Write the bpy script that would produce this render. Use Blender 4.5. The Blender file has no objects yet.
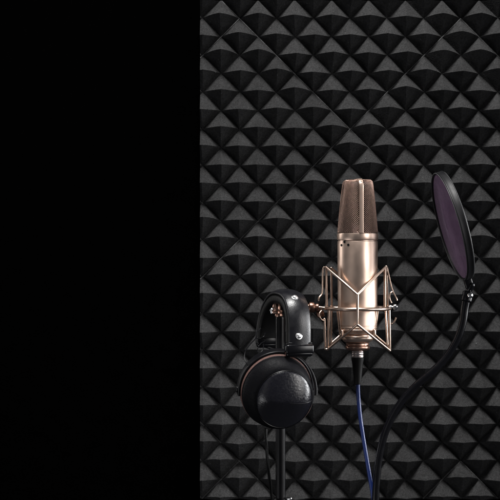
import bpy, bmesh, math, random
from mathutils import Vector, Matrix

R = math.radians
random.seed(7)
SC = bpy.context.scene
COL = SC.collection

# ------------------------------------------------------------------ camera
CAM_D = 2.0                       # camera stands 2 m in front of the microphone
S = 0.6667 / 500.0                # metres per photograph pixel in the microphone's plane (y = 0)
cam = bpy.data.cameras.new('camera')
cam.sensor_width = 36.0
cam.lens = 36.0 * CAM_D / 0.6667
cam.clip_start = 0.05
cam.clip_end = 50.0
camo = bpy.data.objects.new('camera', cam)
COL.objects.link(camo)
camo.location = (0, -CAM_D, 0)
camo.rotation_euler = (R(90), 0, 0)
SC.camera = camo

# ------------------------------------------------------------------ world (dark studio)
w = bpy.data.worlds.new('World')
SC.world = w
w.use_nodes = True
w.node_tree.nodes['Background'].inputs[0].default_value = (0.60, 0.62, 0.68, 1)
w.node_tree.nodes['Background'].inputs[1].default_value = 0.075

# ------------------------------------------------------------------ studio lamps and an added low fill
def area(name, loc, target, sx, sy, power, col, spread=180):
    l = bpy.data.lights.new(name, 'AREA')
    l.shape = 'RECTANGLE'
    l.size, l.size_y, l.energy, l.color = sx, sy, power, col
    l.spread = R(spread)
    o = bpy.data.objects.new(name, l)
    COL.objects.link(o)
    o.location = loc
    d = Vector(target) - Vector(loc)
    o.rotation_euler = d.to_track_quat('-Z', 'Y').to_euler()
    return o

area('key_softbox', (-0.20, -0.95, 3.3), (0.12, 0.35, 0.0), 1.1, 0.8, 250, (1.0, 0.985, 0.97))
area('front_right_softbox', (1.20, -0.80, 0.25), (0.14, 0, -0.03), 0.60, 1.0, 0.95, (1.0, 0.97, 0.95), 40)
area('side_strip_light', (1.35, 0.00, 0.15), (0.14, 0, -0.03), 0.45, 1.1, 3.3, (0.97, 0.98, 1.0), 50)
area('left_rim_light', (-0.66, 0.36, 0.15), (0.14, 0, -0.05), 0.12, 0.9, 0.22, (1.0, 0.97, 0.95), 60)
area('front_left_softbox', (-0.95, -1.35, 0.25), (0.14, 0, -0.03), 0.80, 1.0, 0.08, (1.0, 0.96, 0.92), 60)
area('added_low_fill', (-1.75, -1.00, -1.10), (0.15, 0.4, 0.05), 1.2, 1.0, 8.5, (0.98, 0.98, 1.0))  # added fill, lifts the foam's dark lower facets

SC.view_settings.view_transform = 'Standard'
SC.view_settings.look = 'None'
SC.view_settings.exposure = 0.0
SC.view_settings.gamma = 1.0

# ------------------------------------------------------------------ helpers
def P(px, py, y=0.0):
    k = S * (CAM_D + y) / CAM_D
    return Vector(((px - 250) * k, y, (250 - py) * k))

def px(n, y=0.0):
    return n * S * (CAM_D + y) / CAM_D

def tag(o, label=None, cat=None, group=None, kind=None):
    if label: o['label'] = label
    if cat: o['category'] = cat
    if group: o['group'] = group
    if kind: o['kind'] = kind
    return o

def thing(name, loc, label, cat, group=None):
    o = bpy.data.objects.new(name, None)
    o.empty_display_size = 0.02
    COL.objects.link(o)
    o.location = loc
    return tag(o, label, cat, group)

def root_loc(o):
    v = Vector((0, 0, 0))
    while o is not None:
        v += o.location
        o = o.parent
    return v

def obj(name, bm, mat, parent=None, smooth=True, angle=40, loc=None):
    """bm is in world coordinates; links it as ONE mesh object under its thing"""
    base = root_loc(parent) if parent else Vector(loc or (0, 0, 0))
    bmesh.ops.translate(bm, verts=bm.verts, vec=-base)
    bmesh.ops.recalc_face_normals(bm, faces=bm.faces)
    if smooth:
        lim = R(angle)
        for f in bm.faces: f.smooth = True
        for e in bm.edges:
            if len(e.link_faces) == 2 and e.calc_face_angle(0) > lim:
                e.smooth = False
    me = bpy.data.meshes.new(name)
    bm.to_mesh(me); bm.free()
    if mat: me.materials.append(mat)
    o = bpy.data.objects.new(name, me)
    COL.objects.link(o)
    if parent:
        o.parent = parent
    else:
        o.location = base
    return o

def smooth_path(pts, n=12):
    """Catmull-Rom through the points"""
    pts = [Vector(p) for p in pts]
    q = [2 * pts[0] - pts[1]] + pts + [2 * pts[-1] - pts[-2]]
    out = []
    for i in range(1, len(q) - 2):
        p0, p1, p2, p3 = q[i-1], q[i], q[i+1], q[i+2]
        for k in range(n):
            t = k / n
            out.append(0.5 * ((2*p1) + (p2-p0)*t + (2*p0-5*p1+4*p2-p3)*t*t + (3*p1-p0-3*p2+p3)*t**3))
    out.append(pts[-1])
    return out

def add_tube(bm, pts, r, seg=12, cap=True, closed=False):
    pts = [Vector(p) for p in pts]
    n = len(pts)
    rr = r if callable(r) else (lambda i: r)
    t0 = (pts[1] - pts[0]).normalized()
    up = Vector((0, 0, 1)) if abs(t0.z) < 0.9 else Vector((0, 1, 0))
    nrm = (up - t0 * up.dot(t0)).normalized()
    rings = []
    for i, p in enumerate(pts):
        if closed: t = (pts[(i+1) % n] - pts[i-1]).normalized()
        elif i == 0: t = t0
        elif i == n-1: t = (pts[-1] - pts[-2]).normalized()
        else: t = (pts[i+1] - pts[i-1]).normalized()
        nrm = (nrm - t * nrm.dot(t)).normalized()
        b = t.cross(nrm)
        rings.append([bm.verts.new(p + (nrm*math.cos(a) + b*math.sin(a)) * rr(i))
                      for a in [2*math.pi*k/seg for k in range(seg)]])
    m = n if closed else n - 1
    for i in range(m):
        A, B = rings[i], rings[(i+1) % n]
        for k in range(seg):
            bm.faces.new((A[k], A[(k+1) % seg], B[(k+1) % seg], B[k]))
    if cap and not closed:
        bm.faces.new(rings[0][::-1]); bm.faces.new(rings[-1])

def add_rod(bm, a, b, r, seg=12, ball=True):
    """straight rod with rounded ends"""
    a, b = Vector(a), Vector(b)
    d = (b - a).normalized()
    pts, rad = [], []
    if ball:
        for s in (0.999, 0.8, 0.45): pts.append(a - d*r*s); rad.append(r*math.sqrt(1-s*s))
    pts += [a, a.lerp(b, .5), b]; rad += [r, r, r]
    if ball:
        for s in (0.45, 0.8, 0.999): pts.append(b + d*r*s); rad.append(r*math.sqrt(1-s*s))
    add_tube(bm, pts, lambda i: rad[i], seg)

def add_lathe(bm, prof, origin, axis=(0, 0, 1), seg=64, cap=True):
    """prof: list of (radius, distance along axis)"""
    origin, ax = Vector(origin), Vector(axis).normalized()
    ref = Vector((0, 1, 0)) if abs(ax.y) < 0.9 else Vector((1, 0, 0))
    u = (ref - ax*ref.dot(ax)).normalized(); v = ax.cross(u)
    rings = []
    for r, h in prof:
        rings.append([bm.verts.new(origin + ax*h + (u*math.cos(a) + v*math.sin(a))*max(r, 1e-5))
                      for a in [2*math.pi*k/seg for k in range(seg)]])
    for A, B in zip(rings, rings[1:]):
        for k in range(seg):
            bm.faces.new((A[k], A[(k+1) % seg], B[(k+1) % seg], B[k]))
    if cap:
        bm.faces.new(rings[0][::-1]); bm.faces.new(rings[-1])

def add_box(bm, c, ax, ay, az, sx, sy, sz, bev=0.0, seg=3):
    """box with its own axes, bevelled edges"""
    c = Vector(c)
    t = bmesh.new()
    bmesh.ops.create_cube(t, size=1.0)
    bmesh.ops.scale(t, vec=(sx, sy, sz), verts=t.verts)
    if bev: bmesh.ops.bevel(t, geom=t.edges[:], offset=bev, segments=seg, profile=0.5, affect='EDGES')
    m = Matrix((ax, ay, az)).transposed().to_4x4()
    m.translation = c
    bmesh.ops.transform(t, matrix=m, verts=t.verts)
    me = bpy.data.meshes.new('tmp'); t.to_mesh(me); t.free()
    bm.from_mesh(me); bpy.data.meshes.remove(me)

def add_sweep(bm, pts, side, outs, sect, cap=True):
    """sweep a closed cross-section: sect = [(along side, along out)...], outs = out vector at each point"""
    rings = []
    for p, o in zip(pts, outs):
        rings.append([bm.verts.new(Vector(p) + side*a + o*b) for a, b in sect])
    n = len(sect)
    for A, B in zip(rings, rings[1:]):
        for k in range(n):
            bm.faces.new((A[k], A[(k+1) % n], B[(k+1) % n], B[k]))
    if cap:
        bm.faces.new(rings[0][::-1]); bm.faces.new(rings[-1])

def round_rect(wd, ht, r, n=4):
    out = []
    for cx, cy, a0 in ((wd/2-r, ht/2-r, 0), (-wd/2+r, ht/2-r, 90), (-wd/2+r, -ht/2+r, 180), (wd/2-r, -ht/2+r, 270)):
        for k in range(n+1):
            a = R(a0 + 90*k/n)
            out.append((cx + r*math.cos(a), cy + r*math.sin(a)))
    return out

# ------------------------------------------------------------------ materials
def mat(name, col, rough=0.5, metal=0.0, spec=0.5, bump=None, rvar=0.0, cvar=0.0, cscale=40.0, coat=0.0, extra=None):
    m = bpy.data.materials.new(name)
    m.use_nodes = True
    nt = m.node_tree; N = nt.nodes; L = nt.links
    b = N['Principled BSDF']
    b.inputs['Base Color'].default_value = (*col, 1)
    b.inputs['Roughness'].default_value = rough
    b.inputs['Metallic'].default_value = metal
    b.inputs['Specular IOR Level'].default_value = spec
    b.inputs['Coat Weight'].default_value = coat
    tc = N.new('ShaderNodeTexCoord')
    if cvar or rvar:
        nz = N.new('ShaderNodeTexNoise'); nz.inputs['Scale'].default_value = cscale
        nz.inputs['Detail'].default_value = 6
        L.new(tc.outputs['Object'], nz.inputs['Vector'])
        if cvar:
            r = N.new('ShaderNodeMapRange')
            r.inputs[1].default_value = .25; r.inputs[2].default_value = .75
            r.inputs[3].default_value = 1-cvar; r.inputs[4].default_value = 1+cvar
            L.new(nz.outputs[0], r.inputs[0])
            mx = N.new('ShaderNodeVectorMath'); mx.operation = 'SCALE'
            mx.inputs[0].default_value = col
            L.new(r.outputs[0], mx.inputs['Scale'])
            L.new(mx.outputs[0], b.inputs['Base Color'])
        if rvar:
            r = N.new('ShaderNodeMapRange')
            r.inputs[1].default_value = .25; r.inputs[2].default_value = .75
            r.inputs[3].default_value = max(rough-rvar, .02); r.inputs[4].default_value = rough+rvar
            L.new(nz.outputs[0], r.inputs[0]); L.new(r.outputs[0], b.inputs['Roughness'])
    if bump:
        sc, st, dist, kind = bump
        if kind == 'voronoi':
            nb = N.new('ShaderNodeTexVoronoi'); nb.inputs['Scale'].default_value = sc
        else:
            nb = N.new('ShaderNodeTexNoise'); nb.inputs['Scale'].default_value = sc
            nb.inputs['Detail'].default_value = 5
        L.new(tc.outputs['Object'], nb.inputs['Vector'])
        bp = N.new('ShaderNodeBump'); bp.inputs['Strength'].default_value = st
        bp.inputs['Distance'].default_value = dist
        L.new(nb.outputs[0], bp.inputs['Height']); L.new(bp.outputs[0], b.inputs['Normal'])
    return m

M_WALL  = mat('matte_black_wall', (0.0005, 0.0005, 0.0005), 1.0, spec=0.0, cvar=.2)
M_FOAM  = mat('charcoal_foam', (0.026, 0.026, 0.0265), 0.95, spec=0.15, bump=(560, .9, .0016, 'noise'), cvar=.40, cscale=300)
M_SEAM_LIT  = mat('lit_foam_seam', (0.075, 0.075, 0.076), 0.95, spec=0.15, cvar=.5, cscale=250)  # lighter than the foam: light along the seams put into the colour
def dust(m):
    nt = m.node_tree; N = nt.nodes; L = nt.links; b = N['Principled BSDF']
    src = b.inputs['Base Color'].links[0].from_socket
    tc = N.new('ShaderNodeTexCoord')
    nz = N.new('ShaderNodeTexNoise'); nz.inputs['Scale'].default_value = 420; nz.inputs['Detail'].default_value = 1
    L.new(tc.outputs['Object'], nz.inputs['Vector'])
    mr = N.new('ShaderNodeMapRange'); mr.inputs[1].default_value = .77; mr.inputs[2].default_value = .83
    L.new(nz.outputs[0], mr.inputs[0])
    mx = N.new('ShaderNodeMix'); mx.data_type = 'RGBA'
    L.new(mr.outputs[0], mx.inputs['Factor']); L.new(src, mx.inputs['A'])
    mx.inputs['B'].default_value = (.16, .16, .16, 1)
    L.new(mx.outputs['Result'], b.inputs['Base Color'])
def per_tile(m, amt):
    nt = m.node_tree; N = nt.nodes; L = nt.links; b = N['Principled BSDF']
    src = b.inputs['Base Color'].links[0].from_socket
    oi = N.new('ShaderNodeObjectInfo')
    mr = N.new('ShaderNodeMapRange'); mr.inputs[3].default_value = 1-amt; mr.inputs[4].default_value = 1+amt
    L.new(oi.outputs['Random'], mr.inputs[0])
    tc = N.new('ShaderNodeTexCoord')
    nz = N.new('ShaderNodeTexNoise'); nz.inputs['Scale'].default_value = 26; nz.inputs['Detail'].default_value = 3
    L.new(tc.outputs['Object'], nz.inputs['Vector'])
    m2 = N.new('ShaderNodeMapRange'); m2.inputs[1].default_value = .3; m2.inputs[2].default_value = .7
    m2.inputs[3].default_value = .78; m2.inputs[4].default_value = 1.2
    L.new(nz.outputs[0], m2.inputs[0])
    mu = N.new('ShaderNodeMath'); mu.operation = 'MULTIPLY'
    L.new(mr.outputs[0], mu.inputs[0]); L.new(m2.outputs[0], mu.inputs[1])
    vm = N.new('ShaderNodeVectorMath'); vm.operation = 'SCALE'
    L.new(src, vm.inputs[0]); L.new(mu.outputs[0], vm.inputs['Scale'])
    L.new(vm.outputs[0], b.inputs['Base Color'])
per_tile(M_FOAM, .12)
dust(M_FOAM)
M_BRASS = mat('champagne_metal', (0.71, 0.54, 0.445), 0.38, 1.0, rvar=.05, cvar=.05, cscale=55)
M_WIRE  = mat('champagne_wire', (0.62, 0.47, 0.385), 0.30, 1.0)
M_GRILL = mat('bronze_mesh', (0.50, 0.335, 0.275), 0.28, 1.0, cvar=.3, cscale=300)
M_LINE  = mat('dark_bronze_lining', (0.008, 0.004, 0.003), 0.8, 0.0, cvar=.2, cscale=300)
M_COPPR = mat('aged_copper', (0.44, 0.28, 0.22), 0.34, 1.0, rvar=.1, cvar=.25, cscale=150)
M_RIVET = mat('satin_rivet_steel', (0.85, 0.85, 0.85), 0.38, 1.0)
M_BRONZ = mat('dark_bronze', (0.22, 0.125, 0.095), 0.36, 1.0, rvar=.08, cvar=.2, cscale=150)
M_STEEL = mat('bright_steel', (0.82, 0.82, 0.82), 0.18, 1.0, rvar=.05, cscale=200)
M_BLACK = mat('black_gloss_plastic', (0.003, 0.003, 0.004), 0.22, 0, spec=.35, rvar=.06, cscale=80)
M_SATIN = mat('black_satin_metal', (0.004, 0.004, 0.005), 0.36, 0, spec=.22, rvar=.08, cscale=80)
M_LEATH = mat('black_leather', (0.004, 0.004, 0.006), 0.37, 0, spec=.55, rvar=.08, cscale=120, bump=(700, .25, .0006, 'noise'))
M_CUP   = mat('black_speckled_shell', (0.006, 0.006, 0.009), 0.27, 0, spec=.55, bump=(420, .35, .0008, 'noise'), rvar=.1, cscale=500)
M_HOUS  = mat('matte_black_housing', (0.003, 0.003, 0.004), 0.55, 0, spec=.08, rvar=.1, cscale=200, bump=(500, .35, .0008, 'noise'))
M_HOOP  = mat('black_hoop_plastic', (0.003, 0.003, 0.004), 0.5, 0, spec=.3, rvar=.06, cscale=60)
M_RIM_LIT   = mat('rim_highlight_grey', (0.07, 0.07, 0.072), 0.4, 0, spec=.5, cvar=.3, cscale=90)  # lighter grey stands in for light caught on the hoop's edges
M_RUBB  = mat('black_rubber', (0.004, 0.004, 0.004), 0.5, 0, spec=.2, rvar=.1, cscale=200)
M_PAD   = mat('brown_velour_pad', (0.115, 0.064, 0.055), 0.85, 0, spec=.3, bump=(600, .6, .001, 'noise'), cvar=.35, cscale=300)
M_BLUE  = mat('blue_cable_jacket', (0.008, 0.019, 0.095), 0.36, 0, spec=.5, rvar=.08, cscale=200)
M_SILV  = mat('satin_nickel', (0.72, 0.64, 0.62), 0.3, 1.0, rvar=.08, cscale=200)

def fabric_mat():
    m = mat('purple_nylon_mesh', (0.21, 0.135, 0.22), 0.85, 0, spec=.25, cvar=.18, cscale=90)
    nt = m.node_tree; N = nt.nodes; L = nt.links
    tc = N.new('ShaderNodeTexCoord')
    ck = N.new('ShaderNodeTexNoise'); ck.inputs['Scale'].default_value = 1500
    L.new(tc.outputs['Object'], ck.inputs['Vector'])
    mr = N.new('ShaderNodeMapRange'); mr.inputs[1].default_value = .35; mr.inputs[2].default_value = .65
    mr.inputs[3].default_value = 0.52; mr.inputs[4].default_value = 0.90
    L.new(ck.outputs[0], mr.inputs[0]); L.new(mr.outputs[0], N['Principled BSDF'].inputs['Alpha'])
    return m
M_FABR = fabric_mat()

# ------------------------------------------------------------------ wall behind everything
YF = 0.50                                       # foam sheet's valley plane
bm = bmesh.new()
add_box(bm, (0.0, YF+0.075, 0.0), Vector((1,0,0)), Vector((0,1,0)), Vector((0,0,1)), 3.2, 0.10, 2.4)
tag(obj('wall', bm, M_WALL, None, smooth=False, loc=(0, YF+0.075, 0)), kind='structure')

# ------------------------------------------------------------------ acoustic foam tiles
HALF = 18.42                                     # half diagonal of one pyramid, photograph pixels
FK = S * (CAM_D + YF) / CAM_D
H_PYR = 0.027
X_LEFT, X_RIGHT, Y_TOP, Y_BOT = 200.3, 571.0, 1.0, 498.4

def foam_tile(cx, cy, fwd, bead, label):
    rnd = random.Random(int(cx*13 + cy*7))
    bm = bmesh.new()
    yv = YF - fwd
    def W(px_, py_, d):                          # photograph-pixel grid on the wall, d = height towards the room
        return Vector(((px_-250)*FK, yv - d, (250-py_)*FK))
    shr = 0.9985
    def valley(a, b):                            # corner between pyramids, a little uneven inside the tile
        if abs(a) + abs(b) > HALF*5.5: return W(cx + a*shr, cy + b*shr, 0.0)
        q = random.Random(int(round(a/HALF))*131 + int(round(b/HALF))*17 + int(cx*3+cy))
        return W(cx + a*shr + q.uniform(-.55, .55), cy + b*shr + q.uniform(-.55, .55), q.uniform(0, .0018))
    for i in range(6):
        for j in range(6):
            # cell centre: i steps down-right, j steps down-left
            ox = (i - j) * HALF
            oy = (i + j - 5) * HALF
            T, Rr, B, Lf = [valley(ox+a, oy+b) for a, b in ((0,-HALF),(HALF,0),(0,HALF),(-HALF,0))]
            dz = 1.0 + rnd.uniform(-1.0, 1.0)
            if i == 0 or j == 0: dz += 2.4
            ax_ = rnd.uniform(-1.3, 1.3)
            hh = H_PYR * (1 + rnd.uniform(-.11, .09))
            A = W(cx + (ox+ax_)*shr, cy + (oy-dz)*shr, hh)
            def ridge(C, sgn):
                out = []
                for s in (.2, .4, .6, .8):
                    arch = dz * (1-(1-s)**2.2)
                    out.append(W(cx + (ox + sgn*HALF*(1-s) + ax_*s)*shr, cy + (oy-arch)*shr, hh*s*(1+.10*(1-s))))
                return [C] + out + [A]
            vt, vb = bm.verts.new(T), bm.verts.new(B)
            rl = [bm.verts.new(v) for v in ridge(Lf, -1)]
            rr = [bm.verts.new(v) for v in ridge(Rr, 1)]
            for ch in (rl, rr):
                for a, b in zip(ch, ch[1:]):
                    bm.faces.new((vt, a, b)); bm.faces.new((vb, a, b))
    bmesh.ops.remove_doubles(bm, verts=bm.verts, dist=1e-4)
    # cut edge and back of the sheet
    edges = [e for e in bm.edges if len(e.link_faces) == 1]
    ex = bmesh.ops.extrude_edge_only(bm, edges=edges)
    for v in [g for g in ex['geom'] if isinstance(g, bmesh.types.BMVert)]:
        v.co.y = YF + 0.0245
    bmesh.ops.contextual_create(bm, geom=[e for e in bm.edges if len(e.link_faces) == 1])
    # raised lip added along the two upper edges, coloured lighter to show lit seams
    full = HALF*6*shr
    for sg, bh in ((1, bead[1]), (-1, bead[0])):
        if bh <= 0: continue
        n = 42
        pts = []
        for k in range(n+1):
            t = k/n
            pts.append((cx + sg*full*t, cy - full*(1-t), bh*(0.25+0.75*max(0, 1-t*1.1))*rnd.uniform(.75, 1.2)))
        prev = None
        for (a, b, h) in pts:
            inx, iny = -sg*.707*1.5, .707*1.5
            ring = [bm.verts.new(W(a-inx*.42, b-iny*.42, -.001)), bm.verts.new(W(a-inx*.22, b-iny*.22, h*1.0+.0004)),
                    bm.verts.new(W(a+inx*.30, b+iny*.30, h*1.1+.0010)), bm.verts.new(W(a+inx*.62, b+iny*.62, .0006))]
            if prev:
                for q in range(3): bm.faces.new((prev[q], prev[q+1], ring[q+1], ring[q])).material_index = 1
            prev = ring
    # trimmed where the foam panel ends
    for co, no in (((X_LEFT, 0), (-1, 0)), ((X_RIGHT, 0), (1, 0)), ((0, Y_TOP), (0, 1)), ((0, Y_BOT), (0, -1))):
        pt = Vector(((co[0]-250)*FK, 0, (250-co[1])*FK))
        r = bmesh.ops.bisect_plane(bm, geom=bm.verts[:]+bm.edges[:]+bm.faces[:], plane_co=pt,
                                   plane_no=(no[0], 0, no[1]), clear_outer=True)
        eds = [g for g in r['geom_cut'] if isinstance(g, bmesh.types.BMEdge) and g.is_valid and len(g.link_faces) == 1]
        if eds:
            try: bmesh.ops.triangle_fill(bm, edges=eds, use_beauty=True)
            except Exception: pass
    c = sum((v.co for v in bm.verts), Vector()) / len(bm.verts)
    o = obj('foam_tile', bm, M_FOAM, None, smooth=False, loc=c)
    o.data.materials.append(M_SEAM_LIT)
    tag(o, label, 'foam tile', 'pyramid foam tiles on the wall')

TS = HALF*6
U = 350.0; V0 = 239.6
TILES = [
 (-1, -3, .0000, (0, 0),         'sliver of black foam tile cut off at the top edge, near the upper left corner'),
 ( 1, -3, .0000, (0, 0),         'sliver of black foam tile cut off at the top edge, above the pop filter side'),
 (-2, -2, .0010, (0, .0002),     'charcoal foam tile corner cut off at the upper left corner of the foam'),
 ( 0, -2, .0000, (0, 0),         'black pyramid foam tile straight above the microphone, cut by the top edge'),
 ( 2, -2, .0005, (0, 0),         'black foam tile corner cut off at the upper right corner of the photo'),
 (-1, -1, .0014, (.0018, .0011), 'whole black pyramid foam tile up left of the microphone, above the headphones'),
 ( 1, -1, .0012, (.0018, .0011), 'whole black pyramid foam tile right above the round pop filter'),
 (-2,  0, .0000, (0, .0004),     'half black foam tile on the left edge, level with the middle of the foam'),
 ( 0,  0, .0006, (.0020, .0004), 'whole black pyramid foam tile directly behind the microphone head'),
 ( 2,  0, .0010, (0, 0),         'half black foam tile on the right edge, just right of the pop filter hoop'),
 (-1,  1, .0016, (.0018, .0012), 'whole black pyramid foam tile behind the headphones'),
 ( 1,  1, .0004, (0, .0002),     'whole black pyramid foam tile behind the curved gooseneck'),
 (-2,  2, .0010, (.0010, .0006),     'charcoal foam tile corner at the lower left corner of the foam'),
 ( 0,  2, .0000, (0, 0),         'black pyramid foam tile low behind the blue cable, cut by the bottom edge'),
 ( 2,  2, .0000, (0, 0),         'black foam tile corner cut off at the lower right corner of the photo'),
 (-1,  3, .0008, (.0003, .0004), 'sliver of black foam tile at the bottom edge beside the headphone cable'),
 ( 1,  3, .0012, (.0003, .0010), 'sliver of black foam tile at the bottom edge, right of the gooseneck'),
]
for (a, b, fwd, bead, lab) in TILES:
    foam_tile(U + a*TS, V0 + b*TS, fwd, bead, lab)

# ------------------------------------------------------------------ condenser microphone
MX = 357.6
mz = lambda py: (250 - py) * S
MIC = Vector(((MX-250)*S, 0, mz(350)))
mic = thing('condenser_microphone', MIC, 'champagne gold studio condenser microphone standing upright in a wire cradle', 'microphone')
ax0 = Vector((MIC.x, 0, 0))
def lathe_px(prof, seg=96):                      # prof: (radius px, photograph row)
    b = bmesh.new()
    add_lathe(b, [(r*S, mz(y)) for r, y in prof], ax0, (0,0,1), seg)
    return b
obj('body', lathe_px([(17.5,331.5),(18.9,330.6),(19.3,329.6),(19.3,329.0),(18.9,328.6),(18.9,328.0),(19.45,327.6),(19.45,326.4),
     (19.05,326.0),(19.05,325.4),(19.6,325.0),(19.7,300),(19.9,270),(20.1,241.6),(19.8,241.0)]), M_BRASS, mic)
obj('head_ring', lathe_px([(19.4,240.9),(19.4,240.3),(20.3,239.9),(20.5,239.2),(20.5,234.2),(20.2,233.4),(19.2,233.0),(17,232.8)]), M_BRASS, mic)
obj('base_cap', lathe_px([(9,343.0),(11.5,342.6),(14.2,341),(15.8,338.9),(16.2,337.6),(16.0,336.6),(15.2,336.0),(15.0,334.6),(15.6,334.0),
     (16.6,333.2),(16.9,331.8),(15,331.2)]), M_BRASS, mic)
obj('locking_ring', lathe_px([(6.5,351.0),(9.2,350.4),(11.6,349.2),(12.3,347.6),(12.1,346.2),(10.8,345.4),(10.8,344.8),(11.8,344.2),(11.6,343.2),(8,342.8)]), M_COPPR, mic)

# the head: wedge between two slanting faces, round at its base
ANG = R(6.7)
hu = Vector((math.cos(ANG), math.sin(ANG), 0)); hv = Vector((math.sin(ANG), -math.cos(ANG), 0))
PROF = [  # (t row, half thickness u, half width v) px
 (233.0, 20.2, 20.0), (220, 18.7, 20.0), (207, 17.2, 19.9), (196, 15.9, 19.7), (188, 14.7, 19.5),
 (184.0, 14.15, 19.2), (181.9, 13.6, 18.6), (180.6, 12.7, 17.6), (180.1, 11.0, 15.5), (180.0, 5.5, 9.0), (179.9, 0.4, 0.6)]
def prof_at(t):
    """t in 0..1 by arc length in the u-row plane"""
    d = [0]
    for a, b in zip(PROF, PROF[1:]):
        d.append(d[-1] + math.hypot(a[0]-b[0], a[1]-b[1]))
    s = t*d[-1]
    for k in range(len(PROF)-1):
        if s <= d[k+1] + 1e-9:
            f = (s-d[k])/(d[k+1]-d[k])
            return tuple(PROF[k][q]*(1-f)+PROF[k+1][q]*f for q in range(3))
    return PROF[-1]
def head_pt(phi, t, sc=1.0):
    y, hu_, hv_ = prof_at(t)
    n = 2.0 + 1.3*min(1, (233-y)/45)
    c, s = math.cos(phi), math.sin(phi)
    cu = math.copysign(abs(c)**(2/n), c); cv = math.copysign(abs(s)**(2/n), s)
    return ax0 + hu*(hu_*sc*S*cu) + hv*(hv_*sc*S*cv) + Vector((0,0,mz(233) + (mz(y)-mz(233))*(sc if sc < 1 else 1)))
NP, NT = 124, 64
bm = bmesh.new()
grid = {}
for j in range(NT+1):
    for i in range(NP):
        if (i+j) % 2 == 0: grid[i, j] = bm.verts.new(head_pt(2*math.pi*i/NP, j/NT*0.985))
for j in range(1, NT):
    for i in range(NP):
        if (i+j) % 2 == 1:
            bm.faces.new((grid[i, j-1], grid[(i+1) % NP, j], grid[i, j+1], grid[(i-1) % NP, j]))
g = obj('grille', bm, M_GRILL, mic, angle=80)
wf = g.modifiers.new('wire', 'WIREFRAME'); wf.thickness = 0.00045; wf.use_even_offset = False; wf.offset = 0
bm = bmesh.new()
rings = [[bm.verts.new(head_pt(2*math.pi*i/72, j/28, .955)) for i in range(72)] for j in range(29)]
for A, B in zip(rings, rings[1:]):
    for k in range(72): bm.faces.new((A[k], A[(k+1) % 72], B[(k+1) % 72], B[k]))
obj('grille_lining', bm, M_LINE, mic, angle=80)
# metal strap that runs up the side, over the top and down the far side
def strap(hw, lift):
    pts, outs = [], []
    seq = [(233.0, 20.0), (220, 20.0), (207, 19.9), (196, 19.7), (189, 19.3), (185.2, 18.7), (182.6, 17.4), (181.0, 15.2), (180.2, 12), (180.0, 6), (180, 0)]
    full = [(y, v) for y, v in seq] + [(y, -v) for y, v in seq[-2::-1]]
    pp = [Vector((v, mz(y)/S)) for y, v in full]
    for k, p in enumerate(pp):
        d = (pp[min(k+1, len(pp)-1)] - pp[max(k-1, 0)]).normalized()
        nrm = Vector((d.y, -d.x))
        pts.append(ax0 + hv*(p.x*S) + Vector((0,0,p.y*S)))
        outs.append((hv*nrm.x + Vector((0,0,1))*nrm.y))
    b = bmesh.new()
    add_sweep(b, pts, hu, outs, [(a*S, c*S+lift) for a, c in round_rect(hw, 1.9, .55)])
    return b
obj('grille_strap', strap(4.4, .0003), M_BRASS, mic, angle=50)
# three little recessed switches and screws below the ring
for (x, y, r) in ((343.6, 241.9, 1.0), (340.8, 245.2, .95), (347.2, 244.9, .95)):
    off = x - MX
    rr = 20.05
    a = math.asin(off/rr)
    n = Vector((math.sin(a), -math.cos(a), 0))
    b = bmesh.new()
    add_lathe(b, [(r*S*1.35, -.0006), (r*S*1.35, .00035), (r*S*1.05, .0005), (r*S, .0002), (r*S*.5, .0001)], ax0 + n*(rr*S) + Vector((0,0,mz(y))), n, 20)
    obj('switch', b, M_RUBB, mic)

# ------------------------------------------------------------------ blue microphone cable
cab = thing('microphone_cable', P(357.8, 400), 'blue microphone cable with black boot plugged in under the microphone', 'cable')
obj('plug_shell', lathe_px([(5,357.5),(6.1,357.0),(6.2,355.5),(5.9,355.1),(5.9,354.5),(6.2,354.1),(6.2,352.6),(5.9,352.2),(6.1,351.6),(6.0,349.5)]), M_SILV, cab)
b = bmesh.new()
add_lathe(b, [(r*S, mz(y)) for r, y in [(2.6,384.5),(3.3,384),(3.8,381),(4.6,372),(5.7,362),(6.3,359.5),(6.4,357.8),(5.5,356.6)]], ax0, (0,0,1), 40)
obj('boot', b, M_RUBB, cab)
b = bmesh.new()
pts = smooth_path([P(357.9,380), P(358.0,390,.0), P(358.8,402), P(360.6,420,-.004), P(364.6,446,-.008), P(368.6,470,-.012), P(372.0,490,-.016), P(374.4,506,-.018), P(379,540,-.02), P(383,600,-.02), P(384,660,-.02)], 14)
add_tube(b, pts, 2.05*S, 16)
obj('cord', b, M_BLUE, cab)

# ------------------------------------------------------------------ wire shock mount
sm = thing('shock_mount', P(MX, 352), 'champagne wire shock mount cage with a round hoop around the microphone', 'shock mount')
RC = 31.6*S
b = bmesh.new()
rc = [ax0 + Vector((RC*math.cos(a), RC*math.sin(a), mz(308.3))) for a in [2*math.pi*k/96 for k in range(96)]]
add_tube(b, rc, 1.95*S, 16, closed=True)
obj('hoop', b, M_WIRE, sm)
rod = 1.2*S
YL = -.006
def rods(name, segs, r=rod, m=M_WIRE):
    b = bmesh.new()
    for s in segs:
        if len(s) == 2: add_rod(b, s[0], s[1], r)
        else: add_tube(b, smooth_path(s, 8), r, 12)
    return obj(name, b, m, sm)
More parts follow.
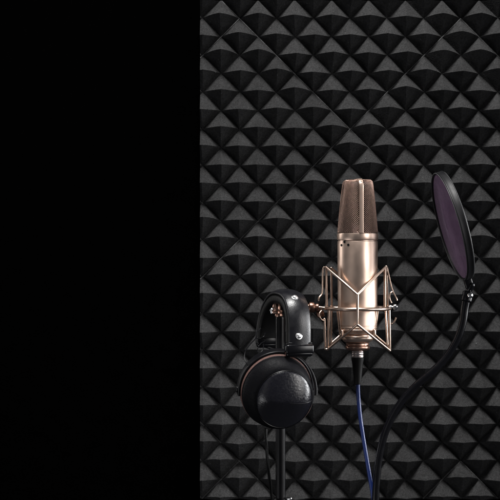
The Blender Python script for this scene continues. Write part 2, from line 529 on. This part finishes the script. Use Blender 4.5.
# tall side posts: a narrow loop of two rods each
LT, LB = P(326.0, 267.2, -.004), P(327.4, 349.6, -.004)
RT, RB = P(386.2, 266.6, -.004), P(389.8, 350.6, -.004)
rods('post', [(LT, P(326.6, 308, -.005)), (P(328.8, 309, -.006), P(327.9, 349, -.004)), (P(324.4, 319, -.004), P(325.4, 349, -.003)), (P(325.4,349,-.003), LB)], 1.22*S)
rods('post', [(P(331.2, 269, .016), P(331.8, 308, .016)), (P(331.6, 308, .016), P(331.0, 343, .016)), (LT, P(331.2, 269, .016)), (LB, P(331.0, 343, .016))], 1.1*S)
rods('post', [(P(385.0, 268, -.004), P(384.9, 308, -.006)), (P(389.2, 309, -.006), RB), (RT, P(385.0, 268, -.004))], 1.3*S)
rods('post', [(RT, P(387.9, 307, .014)), (P(385.6, 309, .014), P(387.4, 345, .014)), (P(387.4, 345, .014), RB)], 1.1*S)
# short struts front and back, diagonals between them and the posts
yf = -RC - .002
FT, FB = P(357.6, 294.6, yf), P(357.3, 324.4, yf)
rods('strut', [(FT, FB)], 1.22*S)
BT, BB = P(357.6, 291, RC), P(357.6, 320, RC)
rods('strut', [(BT, BB)], .9*S)
rods('diagonal', [(LT, FT)], 1.22*S)
rods('diagonal', [(RT, FT)], 1.22*S)
rods('diagonal', [(LB, FB)], 1.22*S)
rods('diagonal', [(RB, FB)], 1.3*S)
rods('diagonal', [(P(331.2, 268, .016), BT)], 1.1*S)
rods('diagonal', [(P(387.0, 268, .016), BT)], 1.1*S)
rods('diagonal', [(P(330.8, 343.5, .016), BB)], 1.1*S)
rods('diagonal', [(P(387.6, 345.5, .014), BB)], 1.1*S)
# inner cradle that carries the microphone's base
b = bmesh.new()
for (x0, x1, yy) in ((336.9, 340.2, -.004), (338.9, 341.9, -.012)):
    add_rod(b, P(x0, 311, yy), P(x1, 337.4, yy), .75*S)
for (x0, x1, yy) in ((377.9, 374.9, -.004), (376.2, 373.6, -.012)):
    add_rod(b, P(x0, 311, yy), P(x1, 336.6, yy), .75*S)
rg = [ax0 + Vector((17.2*S*math.cos(a), 17.2*S*math.sin(a), mz(336.2))) for a in [2*math.pi*k/72 for k in range(72)]]
add_tube(b, rg, .7*S, 12, closed=True)
for (x, y) in ((342.2, 333.4), (374.4, 332.6)):
    add_rod(b, P(x, y-2.2, -.016), P(x+.2, y+2.2, -.016), 1.5*S)
obj('cradle', b, M_WIRE, sm)
rods('hook', [[P(324.6,266.9,-.004), P(323.2,268.4,-.004), P(322.6,276,-.004), P(322.4,290,-.005), P(321.4,294.5,-.006), P(319.0,297.5,-.008), P(318.3,301,-.008)]], .8*S)
rods('hook', [[P(324.6,320.8,-.004), P(321.6,319.6,-.006), P(319.8,316.6,-.007), P(319.4,313.5,-.006), P(321.6,310.6,-.004)]], .75*S)
rods('hook', [[P(387.4,268.2,-.002), P(390.6,283,-.002), P(393.2,291.6,-.003), P(396.4,298.0,-.004), P(397.2,300.5,-.004)]], .7*S)
rods('hook', [[P(391.6,303,-.004), P(389.6,298,-.004), P(390.2,293.6,-.004), P(392.4,291.6,-.003)]], .75*S)
rods('hook', [[P(396.2,317.4,-.004), P(394.6,321.4,-.004), P(392.2,323.8,-.004), P(390.0,322.8,-.004)]], .8*S)
b = bmesh.new()
a0, a1 = P(388.6, 307.6, -.002), P(397.6, 306.6, -.002)
L_ = (a1-a0).length; dr = (a1-a0)
add_lathe(b, [(2.2*S,0),(2.4*S,.0005),(2.4*S,L_*.30),(1.3*S,L_*.34),(1.3*S,L_*.5),(2.6*S,L_*.55),(2.9*S,L_*.62),(2.9*S,L_*.86),(2.4*S,L_*.96),(1.2*S,L_)], a0, dr, 28)
obj('thumb_screw', b, M_STEEL, sm)

# ------------------------------------------------------------------ microphone stand
ms = thing('microphone_stand', P(280.5, 640), 'thin black microphone stand pole with copper joint and arm to the wire cage', 'microphone stand')
b = bmesh.new()
base = P(280.5, 306)
prof = [(4.9, 318), (4.95, 319), (4.95, 640)]
add_lathe(b, [(4.4*S, mz(316.5))] + [(r*S, mz(y)) for r, y in prof], Vector((base.x, 0, 0)), (0,0,1), 40)
obj('pole', b, M_SATIN, ms)
b = bmesh.new()
add_lathe(b, [(r*S, mz(y)) for r, y in [(5.2,640),(6.6,510),(6.8,509),(6.8,499.5),(6.0,498.2),(5.05,498)]], Vector((base.x, 0, 0)), (0,0,1), 40)
obj('clutch', b, M_SATIN, ms)
b = bmesh.new()
add_lathe(b, [(1.2*S,-.004),(1.5*S,-.003),(1.5*S,.003),(1.3*S,.0045),(.6*S,.005)], P(288.5, 498.8, -.004), Vector((1,-.5,.1)), 20)
obj('clutch_screw', b, M_STEEL, ms)
b = bmesh.new()
add_lathe(b, [(3.0*S,0),(3.8*S,.0008),(4.2*S,.003),(3.8*S,.005),(3.0*S,.0058),(3.3*S,.0066),(3.9*S,.008),(3.9*S,.0095),(3.0*S,.0105)], P(279.0, 317.5, 0), Vector((0,0,1)), 36)
add_lathe(b, [(r*S, mz(y)) for r, y in [(3.6,313.6),(4.3,313),(4.3,311.4),(3.7,310.8),(4.2,310.2),(4.5,308.6),(4.2,306),(3.3,302.6),(2.4,300.4),(1.2,299.4)]], Vector((P(276.6,0,-.006).x, -.006, 0)), (0,0,1), 36)
obj('joint', b, M_COPPR, ms)
b = bmesh.new()
add_tube(b, smooth_path([P(275.0,309.0,-.010), P(272.4,308.4,-.016), P(271.0,310.2,-.018), P(271.8,313.4,-.018)], 8), 1.0*S, 12)
obj('lever', b, M_STEEL, ms)
b = bmesh.new()
add_lathe(b, [(3.0*S,0),(3.3*S,.001),(3.3*S,.030),(3.0*S,.031)], P(282, 306.8), Vector((1,0,-.02)), 28)
obj('arm', b, M_SATIN, ms)
b = bmesh.new()
a0 = P(306.5, 307.2, 0)
add_lathe(b, [(x*S, h*S) for x, h in [(3.4,-4),(3.6,0),(3.6,2.0),(4.9,2.5),(5.3,3.2),(5.3,7.0),(4.9,7.8),(3.6,8.2),(3.4,9.0),(4.1,9.6),(4.1,11.6),(2.6,12.4),(1.9,13.4)]], a0, Vector((1,0,-.03)), 32)
add_lathe(b, [(x*S, h*S) for x, h in [(2.2,-3),(2.4,2),(3.6,2.6),(4.1,3.6),(4.1,7.6),(3.5,8.6),(1.4,9.2)]], P(319.0, 308.6, .006), Vector((.25,0,-1)), 28)
obj('swivel', b, M_BRONZ, ms)
b = bmesh.new()
add_lathe(b, [(1.4*S,0),(1.5*S,.0005),(1.4*S,.012),(2.4*S,.014)], P(317.0, 307.4, -.002), Vector((1,0,-.07)), 20)
obj('arm_tip', b, M_WIRE, ms)

# ------------------------------------------------------------------ headphones over the stand's joint
EA = Vector((0.331, -0.944, 0)).normalized()      # from the far ear to the near ear
WA = Vector((0.944, 0.331, 0)).normalized()       # across the band
UP = Vector((0, 0, 1))
HC = P(280.0, 346, 0)                             # middle of the two band ends
hp = thing('headphones', P(278, 432, -.07), 'black closed headphones hung over the microphone stand with riveted leather headband', 'headphones')
AE, BE = .072, .0712
def arch(n, a, b_, t0=0, t1=180):
    pts, outs = [], []
    for k in range(n+1):
        t = R(t0 + (t1-t0)*k/n)
        ct, st = math.cos(t), math.sin(t)
        e = a*math.copysign(abs(ct)**.85, ct)*(1 if ct > 0 else .76); z = b_*abs(st)**.85
        pts.append(HC + EA*(e + .020*abs(st)**1.5) + UP*z)
        outs.append((EA*(ct/a) + UP*(st/b_)).normalized())
    return pts, outs
pts, outs = arch(64, AE, BE)
band_sect = round_rect(.0305, .0032, .0013)
band_sect = band_sect[:5] + [(x*.001, .0016) for x in (11, 7, 3, 0, -3, -7, -11)] + band_sect[5:]
b = bmesh.new()
add_sweep(b, pts, WA, outs, [(x, y + (.0040*(1-(x/.0153)**2) if y > 0 else .0)) for x, y in band_sect])
# stitched hem along both edges
for s in (-.0135, .0135):
    add_tube(b, [p + WA*s + o*.0016 for p, o in zip(pts, outs)], .0008, 8)
band = obj('headband', b, M_LEATH, hp, angle=50)
pts2, outs2 = arch(48, AE-.0075, BE-.0075, 6, 174)
b = bmesh.new()
add_sweep(b, pts2, WA, outs2, [(x, y) for x, y in round_rect(.0315, .0120, .0045)])
obj('band_padding', b, M_RUBB, hp, angle=60)
def on_arch(t, s):
    p, o = arch(1, AE, BE, t, t+1)
    return p[0] + WA*s + o[0]*.0050, o[0]
for t, s in ((58, -.002), (10.5, -.003), (166, -.003)):
    p, o = on_arch(t, s)
    b = bmesh.new()
    add_lathe(b, [(.0046,0),(.0046,.0006),(.0036,.0008),(.0034,.0016),(.0028,.0026),(.0015,.0031),(.0003,.0032)], p, o, 28)
    obj('rivet', b, M_RIVET, hp)

def ear_side(sgn, cup_c, ca):
    """sgn +1 the near side, -1 the far side; cup_c the centre of the cup's back ring, ca the way the cup faces"""
    ea = EA*sgn
    end = HC + ea*AE*(1 if sgn > 0 else .76)
    if sgn < 0: end = end + WA*.003 + UP*.004
    k = 1.0 if sgn > 0 else .84
    OV = .925                                    # the cup is a little taller than wide
    def oval(bm_):
        for v in bm_.verts: v.co -= wa*((v.co-cup_c).dot(wa)*(1-OV))
    ca = ca.normalized()
    wa = UP.cross(ca).normalized()
    if wa.x < 0: wa = -wa
    up = ca.cross(wa)
    if up.z < 0: up = -up
    # slider housing at the band's end
    b = bmesh.new()
    add_box(b, end + UP*.0005 + ea*.0005 - WA*.001, WA, ea, UP, .0385*k, .0125, .0125, .003)
    add_box(b, end + UP*-.0055 + ea*.0005 - WA*.001, WA, ea, UP, .0365*k, .0105, .008, .0037)
    sl = obj('slider', b, M_BLACK, hp)
    b = bmesh.new()
    add_box(b, end + UP*.0078 + ea*.0002, WA, ea, UP, .033*k, .0075, .0035, .0014)
    obj('slider_trim', b, M_SATIN, sl)
    # yoke: half hoop around the cup
    ry = .0520
    yo = cup_c - ca*.013
    n = 44
    ypts, youts = [], []
    for q in range(n+1):
        a = R(-8 + 196*q/n)
        d = wa*(math.cos(a)*OV) + up*math.sin(a)
        ypts.append(yo + d*ry); youts.append(d)
    b = bmesh.new()
    add_sweep(b, ypts, ca, youts, [(x, y) for x, y in round_rect(.013, .0040, .0014)])
    st = end + UP*-.008
    tgt = yo + (wa*math.cos(R(66)) + up*math.sin(R(66)))*ry
    spts = smooth_path([st + WA*-.004, st.lerp(tgt, .5) + WA*-.003, tgt - (tgt-yo).normalized()*.001], 6)
    add_sweep(b, spts, WA, [ea]*len(spts), [(x, y) for x, y in round_rect(.0115, .007, .0025)])
    yk = obj('yoke', b, M_SATIN, hp, angle=45)
    for s in (-1, 1):
        b = bmesh.new()
        add_lathe(b, [(.0042,0),(.0042,.0008),(.0034,.0016),(.0012,.0018)], yo + wa*(s*(ry*OV+.0020)), wa*s, 24)
        add_lathe(b, [(.0024,-.012),(.0024,.0005)], yo + wa*(s*ry*OV), wa*s, 16)
        obj('pivot', b, M_SATIN, yk)
    # cup: tapering shell, then a creased dome
    RB, RD = .0488, .0395
    b = bmesh.new()
    ns = 128
    def ringp(r, h):
        o_ = max(0, min(1, h/.0176))**1.3
        return [b.verts.new(cup_c + (wa*.0062 - up*.0022)*o_ + (wa*math.cos(a) + up*math.sin(a))*r + ca*h) for a in [2*math.pi*q/ns for q in range(ns)]]
    def join(A, B):
        for q in range(ns): b.faces.new((A[q], A[(q+1) % ns], B[(q+1) % ns], B[q]))
    prev = ringp(.040, -.009)
    first = prev
    for r, h in ((.0450, -.008), (RB-.0006, -.0055), (RB, -.003), (RB, .000), (RB-.0004, .0025), (RB-.0012, .0060), (RB-.0026, .0100), (RB-.0046, .0138), (RB-.0068, .0164),
                 (RB-.0085, .0174), (RD+.0003, .0176)):
        rg_ = ringp(r, h); join(prev, rg_); prev = rg_
    b.faces.new(first[::-1])
    b.faces.new(prev)
    oval(b)
    cp = obj('ear_cup', b, M_HOUS, hp, angle=30)
    b = bmesh.new()
    prev = ringp(RD, .0160)
    tilt = R(-4)
    def dome(r, a):
        x, y = r*math.cos(a), r*math.sin(a)
        q = min(1, r/RD)
        s = y*math.cos(tilt) - x*math.sin(tilt) - .001
        edge = 1 - q**3.2
        h = .0170 + .0085*math.sqrt(max(0, 1-(q*.995)**2.6)) + edge*(.0085 - .24*math.sqrt(s*s + .0022**2)*(1.0 if s > 0 else 1.35))
        return cup_c + wa*(x+.0062) + up*(y-.0022) + ca*h
    nr = 30
    for q in range(nr, 0, -1):
        r = RD*(q/nr)**.75
        rg_ = [b.verts.new(dome(r, 2*math.pi*z/ns)) for z in range(ns)]
        join(prev, rg_); prev = rg_
    b.faces.new(prev)
    oval(b)
    obj('cap', b, M_CUP, cp, angle=24)
    if sgn > 0:  # thin bead added to give the crease its highlight on the right
        b = bmesh.new()
        ln = []
        for q in range(25):
            x = RD*(.10 + .87*q/24)
            y = (.001 + x*math.sin(tilt))/math.cos(tilt)
            ln.append(dome(math.hypot(x, y), math.atan2(y, x)) + ca*.0001)
        add_tube(b, ln, lambda q: .0002 + .0007*q/24, 10)
        oval(b)
        obj('crease_highlight_bead', b, M_SATIN, cp)
    b = bmesh.new()
    add_lathe(b, [(.0462,-.0030),(.0494,-.0034),(.0505,-.0055),(.0506,-.0100),(.0504,-.0140),(.0494,-.0165),(.0460,-.017)], cup_c, ca, 96)
    oval(b)
    obj('pad_ring', b, M_PAD, cp, angle=50)
    b = bmesh.new()
    add_lathe(b, [(.0488,-.0008),(.0495,-.0012),(.0499,-.0022),(.0495,-.0032),(.0488,-.0036)], cup_c, ca, 96, cap=False); oval(b)
    obj('rim', b, M_HOUS, cp)
    b = bmesh.new()
    add_lathe(b, [(RD+.0002,.0172),(RD+.0007,.0182),(RD+.0003,.0188),(RD-.0004,.0184)], cup_c + wa*.0062 - up*.0022, ca, 96, cap=False); oval(b)
    obj('bezel', b, M_SATIN, cp)
    b = bmesh.new()
    add_lathe(b, [(.040,-.0165),(.0455,-.0172),(.0472,-.020),(.0468,-.026),(.043,-.031),(.036,-.0325),(.026,-.030),(.024,-.018)], cup_c, ca, 72); oval(b)
    obj('ear_pad', b, M_LEATH, hp)
    return cp

ear_side(1, P(277.0, 392.3, -.058), Vector((.19, -.93, -.31)))
ear_side(-1, P(279.0, 391.0, .066), Vector((-.25, .95, -.12)))
# thin lead looping from the band's far end to the near yoke
b = bmesh.new()
add_tube(b, smooth_path([P(260.5,328,.03), P(257,332,.02), P(255.8,338,.0), P(250.5,344,-.03), P(245.8,350.5,-.05), P(244.6,357,-.06), P(246.2,363,-.066), P(250,368,-.066)], 10), .55*S, 10)
add_tube(b, smooth_path([P(257,338.4,.0), P(261,338.2,-.01), P(264.2,336,-.01), P(265,333,.0)], 8), .5*S, 10)
add_tube(b, smooth_path([P(265.4,341,-.01), P(261,343.4,-.02), P(258.2,347.5,-.03), P(257.6,351,-.045), P(260.6,352.4,-.05), P(263.2,348.6,-.045), P(263.6,344,-.03)], 8), .5*S, 10)
obj('lead', b, M_SATIN, hp)
# signal cable from the near cup
b = bmesh.new()
add_lathe(b, [(1.7*S,.004),(1.9*S,.002),(1.9*S,-.006),(1.4*S,-.009),(.9*S,-.0095)], P(265.6, 431.5, -.062), Vector((.03,0,1)), 20)
add_tube(b, smooth_path([P(265.7,436,-.062), P(265.9,446,-.060), P(267.0,462,-.055), P(269.0,480,-.045), P(271.2,497,-.035), P(275,520,-.03), P(277,600,-.03)], 12), .95*S, 12)
add_tube(b, smooth_path([P(266.0,436,-.064), P(267.4,448,-.062), P(268.6,464,-.056), P(270.6,480,-.046), P(272.4,497,-.037), P(276,520,-.032), P(279,600,-.032)], 12), .6*S, 12)
obj('signal_cable', b, M_RUBB, hp)

# ------------------------------------------------------------------ pop filter
pf = thing('pop_filter', P(374, 640, -.02), 'round black pop filter with purple mesh on a curved black gooseneck', 'pop filter')
PY = -.02
PC = P(449.2, 226.8, PY)
tc = (Vector((0, -CAM_D, 0)) - PC); tc.z = 0; tc.normalize()
rt = Vector((-tc.y, tc.x, 0))
if rt.x < 0: rt = -rt
th = math.atan2(15.0, 54.0)
md = rt*math.sin(th) - UP*math.cos(th)            # down the long axis
pp_ = -rt*math.cos(th) - UP*math.sin(th)
ct = .185
nn = (pp_*math.sqrt(1-ct*ct) + tc*ct).normalized()
PR = px(56.0, PY)
b = bmesh.new()
dd = .0092
prof = [(PR-.0030,-.0004),(PR-.0024,.0004),(PR-.0008,.0004),(PR,-.0003),(PR+.0002,-.0012),(PR-.0002,-.0022),(PR-.0002,-dd+.0020),(PR+.0002,-dd+.0010),(PR,-dd+.0002),(PR-.0008,-dd-.0004),
        (PR-.0024,-dd-.0004),(PR-.0030,-dd+.0004),(PR-.0030,-.0004)]
add_lathe(b, prof, PC, nn, 128, cap=False)
obj('hoop', b, M_HOOP, pf, angle=60)
for h in (.0003, -dd-.0003):  # thin tubes that carry the painted edge highlight, front and back
    b = bmesh.new()
    e2 = md.cross(nn).normalized()
    add_tube(b, [PC + nn*h + (md*math.cos(a) + e2*math.sin(a))*(PR-.0012) for a in [2*math.pi*k/128 for k in range(128)]], .00055, 10, closed=True)
    obj('rim', b, M_RIM_LIT, pf)
b = bmesh.new()
add_lathe(b, [(PR-.0029,-.0018),(PR*.75,-.0023),(PR*.4,-.0025),(.0002,-.0026)], PC, nn, 96, cap=False)
add_lathe(b, [(PR-.0029,-dd+.0018),(.0002,-dd+.0024)], PC, nn, 96, cap=False)
obj('mesh_fabric', b, M_FABR, pf)
# bracket and clamp below the hoop
be = PC + md*(PR) - nn*dd*.5
b = bmesh.new()
sd = md.cross(nn).normalized()
add_box(b, be + md*.004, nn, sd, md, .011, .007, .015, .002)
bk0 = be + md*.010
bk1 = P(466.4, 290, PY)
bx = (bk1-bk0).normalized()
add_rod(b, bk0 - bx*.004, P(467.6, 292.5, PY), 3.1*S, 20)
obj('bracket', b, M_BLACK, pf)
b = bmesh.new()
g0, g1 = P(468.2, 292.0, PY), P(466.2, 301.5, PY)
gd = g1-g0; gl = gd.length
add_lathe(b, [(4.0*S,-.001),(5.2*S,0),(5.4*S,.001),(5.2*S,gl*.35),(5.6*S,gl*.42),(5.6*S,gl*.88),(4.6*S,gl),(4.1*S,gl*1.05)], g0, gd, 36)
obj('socket', b, M_BLACK, pf)
b = bmesh.new()
add_lathe(b, [(3.0*S,-.004),(3.1*S,.0),(2.8*S,.0012),(1.9*S,.0024),(.4*S,.003)], P(470.4, 295.2, PY-.0075), Vector((.25,-1,.25)), 24)
obj('clamp_screw', b, M_STEEL, pf)
path = smooth_path([P(466.3,299.5,PY), P(464.6,309,PY), P(463.0,321,PY), P(458.6,336,PY), P(450.6,351,PY), P(441.2,363,PY), P(429.4,374,PY), P(416,385.6,PY),
    P(404.6,397.6,PY), P(394.2,413,PY), P(386.2,430,PY), P(381.0,448,PY), P(378.0,466,PY), P(376.4,484,PY), P(375.6,500,PY), P(375,540,PY), P(374.6,590,PY), P(374,640,PY)], 26)
b = bmesh.new()
nP = len(path)
add_tube(b, path, lambda i: (4.3 - .7*min(1, i/(nP*.25)))*S, 20)
obj('gooseneck', b, M_BLACK, pf, angle=60)
